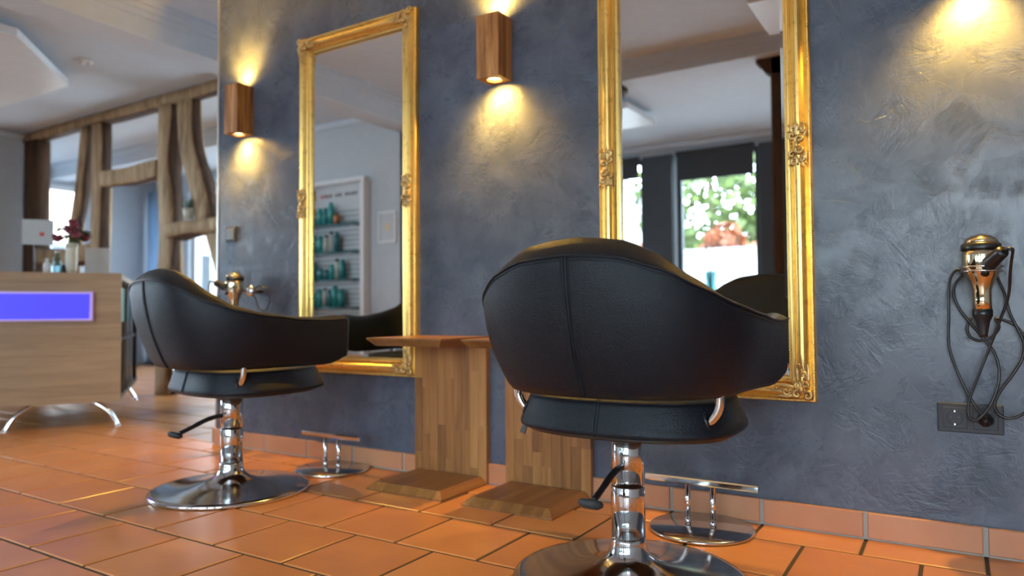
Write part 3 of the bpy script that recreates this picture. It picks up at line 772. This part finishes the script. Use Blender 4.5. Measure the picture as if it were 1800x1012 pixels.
    # zip tag at the seat's left rear
    MB().add([(-.222,-.124,.398), (-.234,-.130,.396), (-.241,-.134,.376), (-.230,-.128,.371), (-.222,-.127,.398), (-.234,-.133,.396), (-.241,-.137,.376), (-.230,-.131,.371)],
             [(0,1,2,3), (7,6,5,4), (0,4,5,1), (1,5,6,2), (2,6,7,3), (3,7,4,0)]).build('fabric_tag', M['pan'], e)
    return e
ch = make_chair('salon_chair')
ch.location = (2.219, -.675, 0); tag(ch, 'black leather swivel salon chair nearest the camera, its back towards us', 'salon chair', 'black salon chairs')
ch2 = copy_tree(ch); ch2.location = (.528, -.602, 0); ch2.rotation_euler = (0, 0, R(-8))
tag(ch2, 'black leather salon chair farther left, seen from its side before the first mirror', 'salon chair', 'black salon chairs')

# ------------------------------------------------------------------ hair dryer in its wall ring
def hair_dryer(x, z, label, flip=1):
    e = empty('hair_dryer', (x, -.088, z), label=label, cat='hair dryer', group='gilt hair dryers in wall rings')
    MB().lathe([(.0225,.0), (.0215,.03), (.0225,.060), (.030,.082), (.040,.100), (.0445,.118), (.0455,.150), (.044,.168)], n=36).build('barrel', M['dryer'], e)
    MB().lathe([(.0462,.165), (.0472,.170), (.0468,.180), (.040,.186)], n=36).build('filter_ring', M['blackp'], e)
    MB().lathe([(.042,.184), (.038,.194), (.024,.204), (.002,.209)], n=36).build('end_cap', M['dryer'], e)
    rings = []
    for zz, a, b in ((.004,.0235,.0235), (-.012,.0235,.021), (-.028,.0165,.012), (-.060,.0105,.0075), (-.070,.0095,.0070)):
        rings.append([(a*math.cos(2*PI*i/20), b*math.sin(2*PI*i/20), zz) for i in range(20)])
    MB().loft(rings, True, True, True, True).build('nozzle', M['blackp'], e)
    hd = MB().tube(smooth_path([(.012*flip,-.030,.122), (.030*flip,-.058,.140), (.046*flip,-.082,.156)], 4), [.020,.020,.019,.018,.017,.0165,.0165,.0165,.014], 16).build('handle', M['blackp'], e)
    MB().tube([(.010*flip,-.030,.118), (.006*flip,-.046,.098)], .010, 10).build('switch_block', M['blackp'], hd)
    MB().tube([(.044*flip,-.080,.155), (.058*flip,-.092,.160), (.066*flip,-.094,.156)], .0055, 8).build('strain_relief', M['blackp'], hd)
    hr = empty('dryer_holder', (x, -.088, z+.108), label='double chrome wire ring holding ' + label, cat='holder', group='chrome wire dryer rings')
    for zz in (0, .012):
        c = [(.0495*math.cos(2*PI*i/40), .0495*math.sin(2*PI*i/40), zz) for i in range(41)]
        MB().tube(c, .0023, 8, False).build('wire_ring', M['chrome'], hr)
    MB().box(-.012, .012, .047, .086, -.004, .016, .002).build('wall_bracket', M['chrome'], hr)
    return e
hd1 = hair_dryer(3.006, .680, 'gold and black hair dryer hanging above the double socket')
hd2 = hair_dryer(-.150, .690, 'black and chrome hair dryer behind the farther chair', -1)
def cable(parent, pts, name='cable', r=.0037):
    P = smooth_path(pts, 7); o = Vector(parent.location)
    return MB().tube([p-o for p in P], r, 8).build(name, M['blackp'], parent)
# cord of the near dryer, hanging in loose coils down to the right-hand socket
cable(hd1, [(3.072,-.182,.836)] + [(3.068,-0.130,0.787), (3.064,-0.090,0.720), (3.044,-0.070,0.652), (3.018,-0.050,0.574), (2.993,-0.045,0.503), (2.970,-0.040,0.431), (2.968,-0.045,0.392), (2.985,-0.050,0.380), (3.013,-0.050,0.414), (3.034,-0.045,0.466), (3.041,-0.040,0.512), (3.034,-0.035,0.558), (3.015,-0.030,0.593), (2.986,-0.030,0.636), (2.955,-0.030,0.683), (2.941,-0.030,0.724), (2.944,-0.035,0.756), (2.963,-0.040,0.780)])
cable(hd1, [(2.963,-0.040,0.780), (2.952,-0.040,0.797), (2.935,-0.035,0.778), (2.929,-0.030,0.740), (2.927,-0.030,0.659), (2.925,-0.030,0.587), (2.940,-0.030,0.523), (2.963,-0.035,0.461), (2.983,-0.040,0.419), (2.998,-0.045,0.397), (3.005,-0.035,0.381)])
cable(hd1, [(3.042,-0.040,0.775), (3.058,-0.030,0.729), (3.069,-0.030,0.675), (3.087,-0.030,0.628), (3.098,-0.030,0.593), (3.094,-0.030,0.552), (3.071,-0.035,0.508), (3.042,-0.035,0.461), (3.029,-0.035,0.426), (3.036,-0.035,0.400), (3.058,-0.035,0.389), (3.083,-0.035,0.397), (3.112,-0.035,0.423)])
cable(hd1, [(2.981,-0.025,0.662), (2.970,-0.025,0.635), (2.977,-0.025,0.608), (3.001,-0.030,0.598), (3.027,-0.030,0.609), (3.044,-0.030,0.636), (3.037,-0.025,0.659), (3.056,-0.025,0.655), (3.080,-0.025,0.641), (3.099,-0.025,0.613), (3.113,-0.025,0.575)])
cable(hd2, [(-.216,-.180,.848), (-.235,-.17,.80), (-.21,-.12,.72), (-.13,-.06,.66), (-.02,-.05,.67)])
hi = empty('styling_iron', (-.045, -.06, .72), label='small styling tool with round silver end hanging beside the far dryer', cat='styling tool')
MB().lathe([(.001,-.012), (.024,-.012), (.027,-.004), (.027,.006), (.020,.012), (.001,.014)], (0, -.015, .080), 24, 'y').build('silver_end', M['chrome'], hi)
MB().tube([(0,.010,.080), (0,.060,.080)], .007, 8).build('hook', M['blackp'], hi)
MB().tube(smooth_path([(.010,.0,.090), (.045,.01,.105), (.090,.015,.085), (.105,.02,.035), (.075,.02,-.015), (.030,.015,-.005), (.008,.01,.045), (.0,.0,.060)], 6), .0036, 8).build('cable', M['blackp'], hi)

# ------------------------------------------------------------------ socket and switch
so = empty('double_socket', (2.971, 0, .379), label='anthracite double wall socket, dryer plugged into its right side', cat='socket')
MB().box(-.0785, .0785, -.010, 0, -.041, .041, .002).build('cover_frame', M['anthra'], so)
for k, s_ in enumerate((-1, 1)):
    ins = MB().box(s_*.0365-.029, s_*.0365+.029, -.0125, -.009, -.029, .029, .001).build('socket_insert', M['anthra'], so)
    MB().lathe([(.021,.0105), (.021,.0130), (.0195,.0135), (.0185,.0105), (.001,.0105)], (s_*.0365, 0, 0), 28, 'y').build('socket_well', M['anthra2'], ins)
    if k == 0:
        for q in (-1, 1):
            MB().lathe([(.0030,.0130), (.0028,.0137)], (s_*.0365+q*.0095, 0, 0), 10, 'y').build('pin_hole', M['ink'], ins)
            MB().box(s_*.0365-.002, s_*.0365+.002, -.0150, -.012, q*.0185-.003, q*.0185+.003).build('earth_clip', M['chrome'], ins)
pg = empty('power_plug', (3.0075, -.0135, .379), label='round black plug in the right side of the double socket', cat='plug')
MB().lathe([(.0180,.0), (.0180,.012), (.0150,.020), (.0065,.026), (.0055,.040)], (0, 0, 0), 24, 'y').build('plug_body', M['blackp'], pg)
sw = empty('light_switch', (-.288, 0, 1.106), label='small square grey wall switch below the left oak lamp', cat='switch')
MB().box(-.041, .041, -.011, 0, -.041, .041, .002).build('cover_frame', M['anthra'], sw)
MB().box(-.030, .030, -.017, -.010, -.030, .030, .002).build('rocker', plain('grey_rocker', (.10,.115,.115), .4), sw)

# ------------------------------------------------------------------ reception desk
DA = R(34); dd = Vector((math.sin(DA), math.cos(DA), 0)); dn = Vector((math.cos(DA), -math.sin(DA), 0))
desk = empty('reception_desk', (-1.487, .068, 0), 0, label='wood-look reception desk with blue light box and curved chrome legs', cat='desk')
desk.matrix_world = Matrix(((-dn.x, dd.x, 0, -1.487), (-dn.y, dd.y, 0, .068), (0, 0, 1, 0), (0, 0, 0, 1)))
# local: +y along the front towards the right edge, +x backwards, z up
DM = lambda m, n, mat, p=None: m.build(n, mat, p or desk)
DM(MB().box(-.015, .015, -.86, .018, .150, .946, .002), 'front_panel', M['desk'])
DM(MB().box(.0155, 1.50, -.84, .015, .905, .940, .002), 'worktop', M['desk'])
DM(MB().box(.0155, 1.50, -.84, .012, .155, .180), 'floor_board', M['blackp'])
DM(MB().box(.0155, .055, -.010, .012, .181, .904), 'side_panel', M['blackp'])
for xx in (.30, .62, .95, 1.42):
    DM(MB().box(xx, xx+.028, -.020, .010, .181, .904), 'upright', M['chrome'] if xx < 1 else M['blackp'])
gb = DM(MB().box(.058, .295, -.30, .006, .640, .860, .003), 'green_board', M['green_paint'])
DM(MB().box(.058, 1.45, -.83, -.50, .181, .904), 'rear_carcass', M['blackp'])
DM(MB().box(.06, 1.40, -.48, .0, .520, .535), 'shelf_board', M['blackp'])
lb = DM(MB().box(-.044, -.0155, -.84, -.150, .664, .815), 'light_box', M['led'])
for a in ((-.048,-.0155,-.845,-.132,.815,.828), (-.048,-.0155,-.845,-.132,.652,.664), (-.048,-.0155,-.149,-.132,.6645,.8145)):
    MB().box(*a, .001).build('acrylic_edge', M['led_edge'], lb)
for (x0, y0, sx, sy) in ((.03,-.135,-1,1), (.03,-.435,-1,-1), (1.44,-.135,1,1), (1.44,-.435,1,-1)):
    pts = smooth_path([(x0, y0, .150), (x0+sx*.012, y0+sy*.045, .125), (x0+sx*.025, y0+sy*.095, .085), (x0+sx*.032, y0+sy*.128, .03), (x0+sx*.036, y0+sy*.138, .009)], 5)
    lg = DM(MB().tube(pts, .013, 10), 'leg', M['chrome'])
    MB().lathe([(.02,0), (.02,.008), (.012,.012)], (x0+sx*.036, y0+sy*.138, 0), 14).build('foot', M['chrome'], lg)
def on_desk(xb, yl, z=.9465): return desk.matrix_world @ Vector((xb, yl, z))
vs = empty('flower_vase', on_desk(.14, -.272, .9405), label='slim cream vase holding burgundy and green flowers on the desk', cat='vase')
MB().lathe([(.001,0), (.024,0), (.030,.03), (.034,.10), (.033,.16), (.036,.195), (.032,.195), (.030,.16), (.03,.02), (.001,.012)], n=24).build('vase_body', M['cream'], vs)
rnd = random.Random(5)
for i in range(16):
    a = rnd.uniform(0, 6.28); el = rnd.uniform(.2, 1.0); r_ = .085*el; z_ = .30 - .07*el + rnd.uniform(-.03, .07)
    tip = (r_*math.cos(a), r_*math.sin(a), z_)
    st = MB().tube(smooth_path([(0,0,.05), (tip[0]*.3, tip[1]*.3, .2), tip], 4), .0018, 5).build('stem', M['foliage'], vs)
    bl = MB()
    if i % 2:
        for k in range(7):
            b = k*.9; bl.sphere((tip[0]+.016*math.cos(b), tip[1]+.016*math.sin(b), tip[2]+.010*(k % 3)), .017, n=7, m=4)
        bl.build('bloom', M['burg'], st)
    else:
        for k in range(9):
            b = k*.7; q = (tip[0]+.042*math.cos(b), tip[1]+.042*math.sin(b), tip[2]+.02*math.sin(k*2.1)-.02)
            p0 = Vector(tip); p1 = Vector(q); sd = (p1-p0).cross(Vector((0,0,1))).normalized()*.012
            bl.add([p0, (p0+p1)/2+sd+Vector((0,0,.006)), p1, (p0+p1)/2-sd+Vector((0,0,.006))], [(0,1,2,3)])
        bl.build('leaf_sprig', M['foliage'], st)
for i, (yl, hgt, r_, mk, lab) in enumerate(((-.352,.15,.022,'glass_blue','clear glass bottle left of the flower vase on the desk'), (-.405,.10,.020,'white','small white bottle beside the clear glass bottle on the desk'), (-.318,.07,.018,'blackp','little dark jar just left of the flower vase on the desk'))):
    b = empty('desk_bottle', on_desk(.16, yl, .9405), label=lab, cat='bottle')
    MB().lathe([(.001,0), (r_,0), (r_,hgt*.65), (r_*.45,hgt*.8), (r_*.42,hgt*.9), (.001,hgt*.9)], n=20).build('bottle_body', M[mk], b)
    MB().lathe([(r_*.5,hgt*.9), (r_*.5,hgt), (.001,hgt)], n=16).build('cap', M['chrome'] if i != 1 else M['white'], b)
cs = empty('card_holder', on_desk(.30, -.48, .9405), label='clear holder with a pale printed card at the left of the desk', cat='card holder')
cs.rotation_euler = (0, 0, PI/2-DA)
MB().box(-.07, .07, -.03, .03, 0, .008).build('foot_plate', M['glass_blue'], cs)
MB().box(-.088, .088, .0045, .009, .0085, .360).build('acrylic_back', M['glass'], cs)
MB().box(-.085, .085, -.004, .004, .195, .355).build('card', M['paper'], cs)
MB().box(.01, .035, -.0048, -.004, .25, .275).build('red_mark', M['red'], cs)
mn = empty('desk_screen', on_desk(.42, -.16, .9405), label='pale tilted screen behind the flower vase on the desk', cat='screen')
mn.rotation_euler = (0, 0, -DA+R(90)+PI)
MB().box(-.06, .06, -.05, .05, 0, .010).build('stand_foot', M['white'], mn)
MB().add([(-.07,-.01,.01), (.07,-.01,.01), (.07,.05,.19), (-.07,.05,.19), (-.07,.0,.01), (.07,.0,.01), (.07,.06,.19), (-.07,.06,.19)], [(0,1,2,3), (7,6,5,4), (0,4,5,1), (1,5,6,2), (2,6,7,3), (3,7,4,0)]).build('screen_panel', M['white'], mn)
pp = empty('potted_plant', (-2.45, 1.18, 1.482), label='small green plant in a cream pot on the timber rail', cat='plant')
MB().lathe([(.001,0), (.036,0), (.048,.085), (.042,.085), (.035,.02), (.001,.015)], n=20).build('pot', M['cream'], pp)
gm = MB(); rnd = random.Random(3)
for i in range(60):
    a = rnd.uniform(0, 6.28); r_ = rnd.uniform(.01, .075); z_ = .09+rnd.uniform(.03, .10)
    p0 = Vector((.02*math.cos(a), .02*math.sin(a), .07)); p1 = Vector((r_*math.cos(a), r_*math.sin(a), z_)); sd = Vector((-math.sin(a), math.cos(a), 0))*.007
    gm.add([p0-sd*.4, p0+sd*.4, p1+sd*.2, p1-sd*.2], [(0,1,2,3)])
gm.build('foliage', M['foliage'], pp, kind='stuff')

# ------------------------------------------------------------------ product shelf on the wall behind the camera (seen in the far mirror)
sx0, sx1 = -2.62, -1.82; ys = YB
ps = empty('product_shelf', ((sx0+sx1)/2, ys, 0), label='white product shelf unit with glass shelves reflected in the farther mirror', cat='shelf')
hw = (sx1-sx0)/2
MB().box(-hw, hw, .0, .022, .22, 1.96).build('back_board', M['shelfback'], ps)
for s_ in (-1, 1): MB().box(s_*hw-(.05 if s_ > 0 else 0), s_*hw+(.05 if s_ < 0 else 0), .0225, .10, .22, 1.96, .003).build('side_frame', M['white'], ps)
MB().box(-hw, hw, .0225, .10, 1.9605, 2.0, .003).build('top_frame', M['white'], ps)
MB().box(-hw, hw, .0225, .16, .10, .2195, .003).build('plinth', M['white'], ps)
hm = MB()
for i in range(16):
    for j in range(30):
        hx_ = -hw+.075+i*.043; hz = .30+j*.048
        hm.add([(hx_-.012,.0224,hz-.012), (hx_-.012,.0224,hz+.012), (hx_+.012,.0224,hz+.012), (hx_+.012,.0224,hz-.012)], [(0,1,2,3)])
hm.build('perforations', M['hole'], ps, kind='stuff')
for i in range(15):
    xx = -hw+.14+i*.034
    if i in (5, 9): continue
    MB().box(xx, xx+.022, .0224, .0250, 1.845, 1.845+(.034 if i % 3 else .028)).build('header_letter', M['ink'] if i > 1 else M['red'], ps)
SHZ = [1.56, 1.29, 1.02, .75]
for z in SHZ:
    g = MB().box(-hw+.052, hw-.052, .0235, .17, z-.012, z).build('glass_shelf', M['glass_blue'], ps)
    for s_ in (-1, 1): MB().box(s_*(hw-.12)-.006, s_*(hw-.12)+.006, .0235, .15, z-.030, z-.0122).build('shelf_bracket', M['chrome'], g)
TEAL = [plain('teal_bottle_%d' % i, c, .3) for i, c in enumerate(((.015,.20,.21), (.02,.28,.27), (.01,.13,.15), (.45,.47,.42), (.42,.13,.03)))]
ordn = ['top', 'second', 'third', 'lowest']
posn = ['first', 'second', 'third', 'fourth', 'fifth', 'sixth', 'seventh']
rows = [[(0,.17,.030), (1,.17,.030), (0,.17,.030), (1,.22,.030), (4,.10,.030)], [(0,.18,.032), (1,.17,.034), (3,.17,.030), (3,.20,.024), (2,.19,.030)],
        [(2,.18,.034), (0,.11,.034), (2,.10,.030), (1,.15,.028), (3,.20,.026), (0,.19,.030)], [(0,.15,.030), (1,.18,.030), (3,.19,.022), (2,.17,.026), (1,.21,.034), (0,.17,.036)]]
for ri, row in enumerate(rows):
    x = -2.53
    for ci, (mi, h_, r_) in enumerate(row):
        x += r_+.008
        colr = ['teal', 'bright teal', 'dark teal', 'pale', 'amber'][mi]
        b = empty('product_bottle', (x, ys+.095, SHZ[ri]+.0005), label='%s bottle, %s on the %s glass shelf in the far mirror' % (colr, posn[ci], ordn[ri]), cat='bottle', group='bottles on the product shelf')
        MB().lathe([(.001,0), (r_,0), (r_,h_*.80), (r_*.8,h_*.86), (.001,h_*.86)], n=16).build('bottle_body', TEAL[mi], b)
        MB().lathe([(r_*.7,h_*.861), (r_*.7,h_), (.001,h_)], n=14).build('cap', TEAL[mi] if mi < 3 else M['blackp'], b)
        x += r_+.010
pf = empty('framed_picture', (-1.60, YB, 1.50), label='white framed picture with a small golden shape right of the product shelf', cat='picture')
for a in ((-.11,.11,.0,.02,-.15,-.13), (-.11,.11,.0,.02,.13,.15), (-.11,-.09,.0,.02,-.13,.13), (.09,.11,.0,.02,-.13,.13)): MB().box(*a).build('frame_rail', M['white'], pf)
MB().box(-.0895, .0895, .001, .008, -.1295, .1295).build('print', M['shelfback'], pf)
MB().box(-.013, .013, .0085, .010, -.035, .035).build('golden_shape', plain('gold_print', (.85,.55,.14), .5), pf)

# vase of twigs on the street window sill
tv = empty('twig_vase', (.70, YW+.115, .352), label='tall pale glass floor vase with bare twigs before the street window', cat='vase')
MB().lathe([(.001,0), (.075,0), (.085,.20), (.070,.50), (.055,.66), (.065,.76), (.058,.76), (.05,.66), (.064,.5), (.08,.2), (.07,.02), (.001,.012)], n=28).build('vase_body', M['glass_blue'], tv)
rnd = random.Random(11)
for i in range(14):
    a = rnd.uniform(-.9, .9); hgt = rnd.uniform(1.05, 1.5); tw = MB()
    P = smooth_path([(0,0,.2), (.08*a,.0,.75), (.22*a,rnd.uniform(-.03,.06),.95), (.36*a+rnd.uniform(-.04,.04),rnd.uniform(-.04,.08),hgt)], 4)
    tw.tube(P, [.004*(1-.7*k/len(P)) for k in range(len(P))], 5)
    for k in (7, 9, 11):
        q = P[min(k, len(P)-1)]; tw.tube([q, q+Vector((rnd.uniform(-.07,.07), 0, rnd.uniform(.06,.14)))], [.0022,.0008], 4)
    tw.build('twig', M['bark'], tv)
MB().box(.45, .95, YW+.0, YW+.24, .30, .3515).build('trim_7', M['stone'], kind='structure')

# ------------------------------------------------------------------ the street outside
MB().box(-30, 30, -40, YW-.25, -.4, -.25).build('ground_street', M['street'], kind='structure')
MB().box(-30, 10, YF+.3, 30, -.4, -.25).build('ground_yard', M['street'], kind='structure')
MB().box(-30, -7.3, -20, YF+.3, -.4, -.25).build('ground_side', M['street'], kind='structure')
gw = empty('garden_wall', (-2, -13.0, -.25), label='white rendered garden wall across the street, seen in the near mirror', cat='wall')
MB().box(-11, 11, -.12, .12, 0, 2.2).build('wall_body', M['render_wall'], gw); MB().box(-11, 11, -.18, .18, 2.2, 2.28).build('coping', M['street'], gw)
def tree(x, y, hgt, spread, mat, label, seed, n=1600, base=-.25, trunk=True):
    rnd = random.Random(seed); e = empty('street_tree' if trunk else 'shrub', (x, y, base), label=label, cat='tree' if trunk else 'shrub')
    if trunk:
        MB().tube(smooth_path([(0,0,0), (.08,0,hgt*.3), (-.05,.05,hgt*.6), (.05,0,hgt*.85)], 4), [.16*(1-.06*k) for k in range(13)], 8).build('trunk', M['bark'], e)
    m = MB()
    for i in range(n):
        th = rnd.uniform(0, 2*PI); u = rnd.uniform(-1, 1); rr = rnd.uniform(.35, 1.0)**.5; s_ = math.sqrt(1-u*u)
        c = Vector((spread*rr*s_*math.cos(th), spread*rr*s_*math.sin(th), hgt*(.60 if trunk else .5)+(hgt*(.38 if trunk else .5))*rr*u))
        d1 = Vector((rnd.uniform(-1,1), rnd.uniform(-1,1), rnd.uniform(-1,1))).normalized()*rnd.uniform(.10,.22); d2 = d1.cross(Vector((rnd.uniform(-1,1), rnd.uniform(-1,1), rnd.uniform(-1,1)))).normalized()*d1.length*.6
        m.add([c-d1, c+d2, c+d1, c-d2], [(0,1,2,3)])
    m.build('foliage', mat, e, kind='stuff'); return e
tree(-7.1, -16.5, 6.4, 1.7, M['foliage'], 'green leafy tree left behind the white garden wall outside', 1)
tree(-2.8, -17.5, 7.0, 2.2, M['foliage_y'], 'yellow-green tree in the middle behind the white garden wall outside', 2, 2600)
tree(1.4, -16.0, 6.2, 1.6, M['foliage'], 'green tree at right behind the white garden wall outside', 3)
tree(-1.5, -14.2, 3.0, .75, M['foliage_o'], 'orange autumn shrub rising above the white garden wall outside', 4, 700, trunk=False)
tree(-3.2, -14.1, 2.9, .6, M['foliage_o'], 'smaller orange shrub left behind the white garden wall outside', 5, 500, trunk=False)
def house(x, y, w, d, h, mat, label, face):
    e = empty('house', (x, y, -.25), label=label, cat='building')
    MB().box(-w/2, w/2, -d/2, d/2, 0, h).build('wall', mat, e)
    MB().prism([(-w/2-.3, h), (w/2+.3, h), (0, h+w*.35)], -d/2-.3, d/2+.3, 'y').build('roof', M['roof'], e)
    for k in range(4):
        for j in range(2):
            q = -.36+k*.24; z = 1.0+j*2.8
            if face == 'x': f = MB().box(w/2, w/2+.06, q*d-.5, q*d+.5, z, z+1.5).build('window', M['white'], e); MB().box(w/2+.061, w/2+.07, q*d-.42, q*d+.42, z+.08, z+1.42).build('pane', M['frame_dark'], f)
            else:
                s_ = -1 if face == 'y-' else 1; ye = s_*d/2
                f = MB().box(q*w-.5, q*w+.5, ye, ye+.06*s_, z, z+1.5).build('window', M['white'], e); MB().box(q*w-.42, q*w+.42, ye+.061*s_, ye+.07*s_, z+.08, z+1.42).build('pane', M['frame_dark'], f)
house(-17, 4.0, 8, 12, 6.0, M['facade'], 'pinkish house outside the window beyond the timber screen', 'x')
house(-9.5, 16, 12, 7, 6.0, M['render_wall'], 'pale house outside the rear windows beyond the timber screen', 'y-')
house(-12, -22, 9, 7, 5.5, M['render_wall'], 'pale house far left across the street', 'y+')
